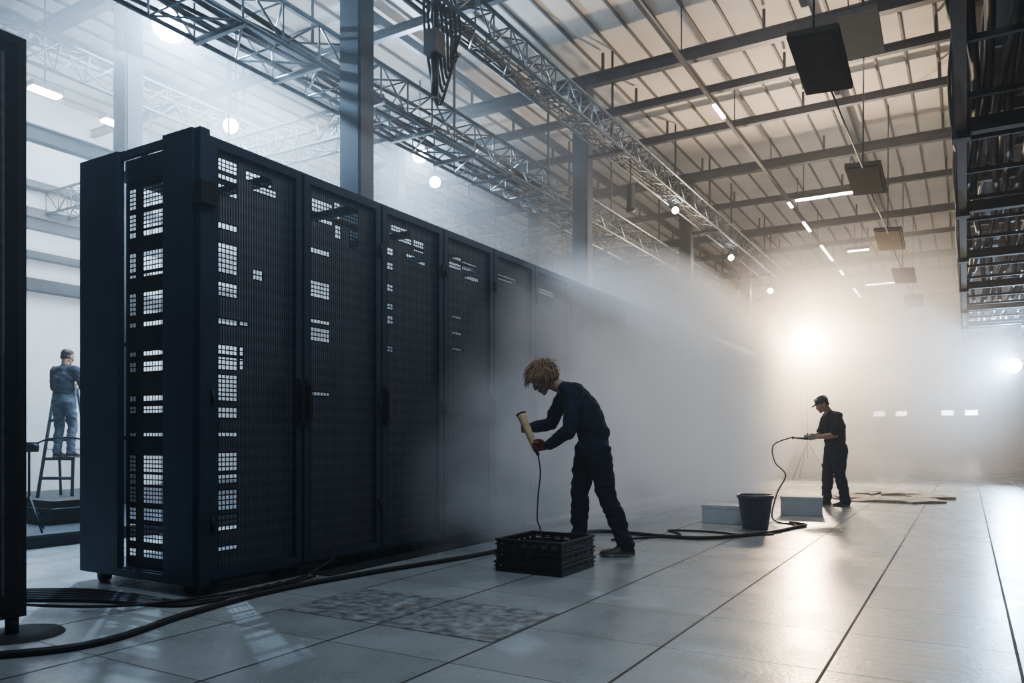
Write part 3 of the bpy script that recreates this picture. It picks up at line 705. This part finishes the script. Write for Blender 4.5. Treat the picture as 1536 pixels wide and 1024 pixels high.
def area(loc,target,col,e,sx,sy):  # added fill lights without fixtures, brightening floor, racks, left wall and far fog
    l=bpy.data.lights.new('fill_area_light','AREA'); l.energy=e; l.color=col; l.shape='RECTANGLE'; l.size=sx; l.size_y=sy
    o=bpy.data.objects.new('fill_area_light',l); bpy.context.scene.collection.objects.link(o); o.location=loc
    o.rotation_euler=(V(target)-V(loc)).to_track_quat('-Z','Y').to_euler(); return o
area((-11,8,6.6),(-13.5,8,0),(.72,.87,1),1150,4,8)
area((-.8,2.2,6.6),(-2.6,4.2,0),(.68,.84,1),180,3,3)
area((-2.0,30,6.3),(-2.0,29,0),(1,.82,.60),700,4,8)
area((-1.9,12.,6.6),(-2.2,11,0),(1,.9,.78),130,2,5)

b=MB()
b.box(-5.13,-4.97,6.8,6.98,5.2,5.45,'black'); b.tube((-5.05,6.9,5.45),(-5.05,6.9,6.1),.02,'black')
for i in range(9): b.path(crom([(-5.15+.03*i,6.9,6.2),(-5.2+.04*i,6.9+.03*i,5.6),(-5.15+.03*i,7.1,4.75+.07*i),(-5.0+.01*i,7.2,5.3)],6),.016,'cable')
b.tube((-5.05,6.9,4.75),(-5.05,6.9,5.2),.045,'black',10)
b.obj('chain_hoist')
b=MB(); b.path([(-4.95,12.4,4.85),(-4.95,12.4,4.9),(-4.95,12.4,5.25),(-4.95,12.4,5.3)],.08,'black',14,.06); b.tube((-4.95,12.4,5.3),(-4.95,12.4,5.72),.012,'cable'); b.obj('cable_drop_bag')

# ------------------------------------------------------------------ haze
w=bpy.data.worlds.new('World'); bpy.context.scene.world=w; w.use_nodes=True; nt=w.node_tree
nt.nodes['Background'].inputs['Color'].default_value=(.5,.6,.7,1); nt.nodes['Background'].inputs['Strength'].default_value=.05
def vol(name,loc,rad,dens,lo,hi,scale,em,col):
    m=bpy.data.materials.new(name); m.use_nodes=True; nt=m.node_tree; nt.nodes.clear()
    out=nt.nodes.new('ShaderNodeOutputMaterial'); v=nt.nodes.new('ShaderNodeVolumeScatter'); v.inputs['Anisotropy'].default_value=.25
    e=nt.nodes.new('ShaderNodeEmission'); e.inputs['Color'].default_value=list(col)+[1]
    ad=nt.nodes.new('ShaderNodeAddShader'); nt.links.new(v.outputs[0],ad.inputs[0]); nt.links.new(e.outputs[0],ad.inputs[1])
    nt.links.new(ad.outputs[0],out.inputs['Volume'])
    tc=nt.nodes.new('ShaderNodeTexCoord'); ln=nt.nodes.new('ShaderNodeVectorMath'); ln.operation='DOT_PRODUCT'
    nt.links.new(tc.outputs['Object'],ln.inputs[0]); nt.links.new(tc.outputs['Object'],ln.inputs[1])
    fall=mth(nt,'MAXIMUM',mth(nt,'SUBTRACT',1,ln.outputs['Value']),0)
    ge=nt.nodes.new('ShaderNodeNewGeometry'); n=nt.nodes.new('ShaderNodeTexNoise'); n.inputs['Scale'].default_value=scale; n.inputs['Detail'].default_value=2
    nt.links.new(ge.outputs['Position'],n.inputs['Vector'])
    mr=nt.nodes.new('ShaderNodeMapRange'); mr.inputs[1].default_value=lo; mr.inputs[2].default_value=hi; nt.links.new(n.outputs['Fac'],mr.inputs[0])
    d=mth(nt,'MULTIPLY',mth(nt,'MULTIPLY',fall,mr.outputs[0]),dens); nt.links.new(d,v.inputs['Density']); nt.links.new(mth(nt,'MULTIPLY',d,em),e.inputs['Strength'])  # density-tied glow added to the fog, standing in for multiple scattering
    try: m.cycles.volume_step_rate=1.5
    except Exception: pass
    bm=bmesh.new(); bmesh.ops.create_icosphere(bm,subdivisions=3,radius=1); me=bpy.data.meshes.new(name); bm.to_mesh(me); bm.free(); me.materials.append(m)
    o=bpy.data.objects.new(name,me); bpy.context.scene.collection.objects.link(o); o.location=loc; o.scale=rad
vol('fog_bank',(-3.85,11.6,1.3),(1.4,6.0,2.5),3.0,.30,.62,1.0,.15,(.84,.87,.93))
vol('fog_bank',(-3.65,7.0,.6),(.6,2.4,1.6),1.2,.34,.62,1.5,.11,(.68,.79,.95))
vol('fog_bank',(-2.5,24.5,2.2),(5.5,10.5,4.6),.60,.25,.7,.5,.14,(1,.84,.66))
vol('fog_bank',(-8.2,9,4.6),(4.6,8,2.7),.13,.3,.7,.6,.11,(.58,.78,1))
vs=nt.nodes.new('ShaderNodeVolumeScatter'); vs.inputs['Density'].default_value=.009; vs.inputs['Anisotropy'].default_value=.3
nt.links.new(vs.outputs[0],nt.nodes['World Output'].inputs['Volume'])
try: bpy.context.scene.view_settings.look='AgX - Medium High Contrast'
except Exception as ex: print(ex)

# ------------------------------------------------------------------ camera
cd=bpy.data.cameras.new('Camera'); cam=bpy.data.objects.new('Camera',cd); bpy.context.scene.collection.objects.link(cam)
cam.location=(0,0,1.0); cam.rotation_euler=(math.radians(90),0,math.radians(30.5)); cd.sensor_width=36; cd.lens=27.14; cd.shift_y=(655-512)/1536
cd.clip_start=.05; cd.clip_end=200
bpy.context.scene.camera=cam
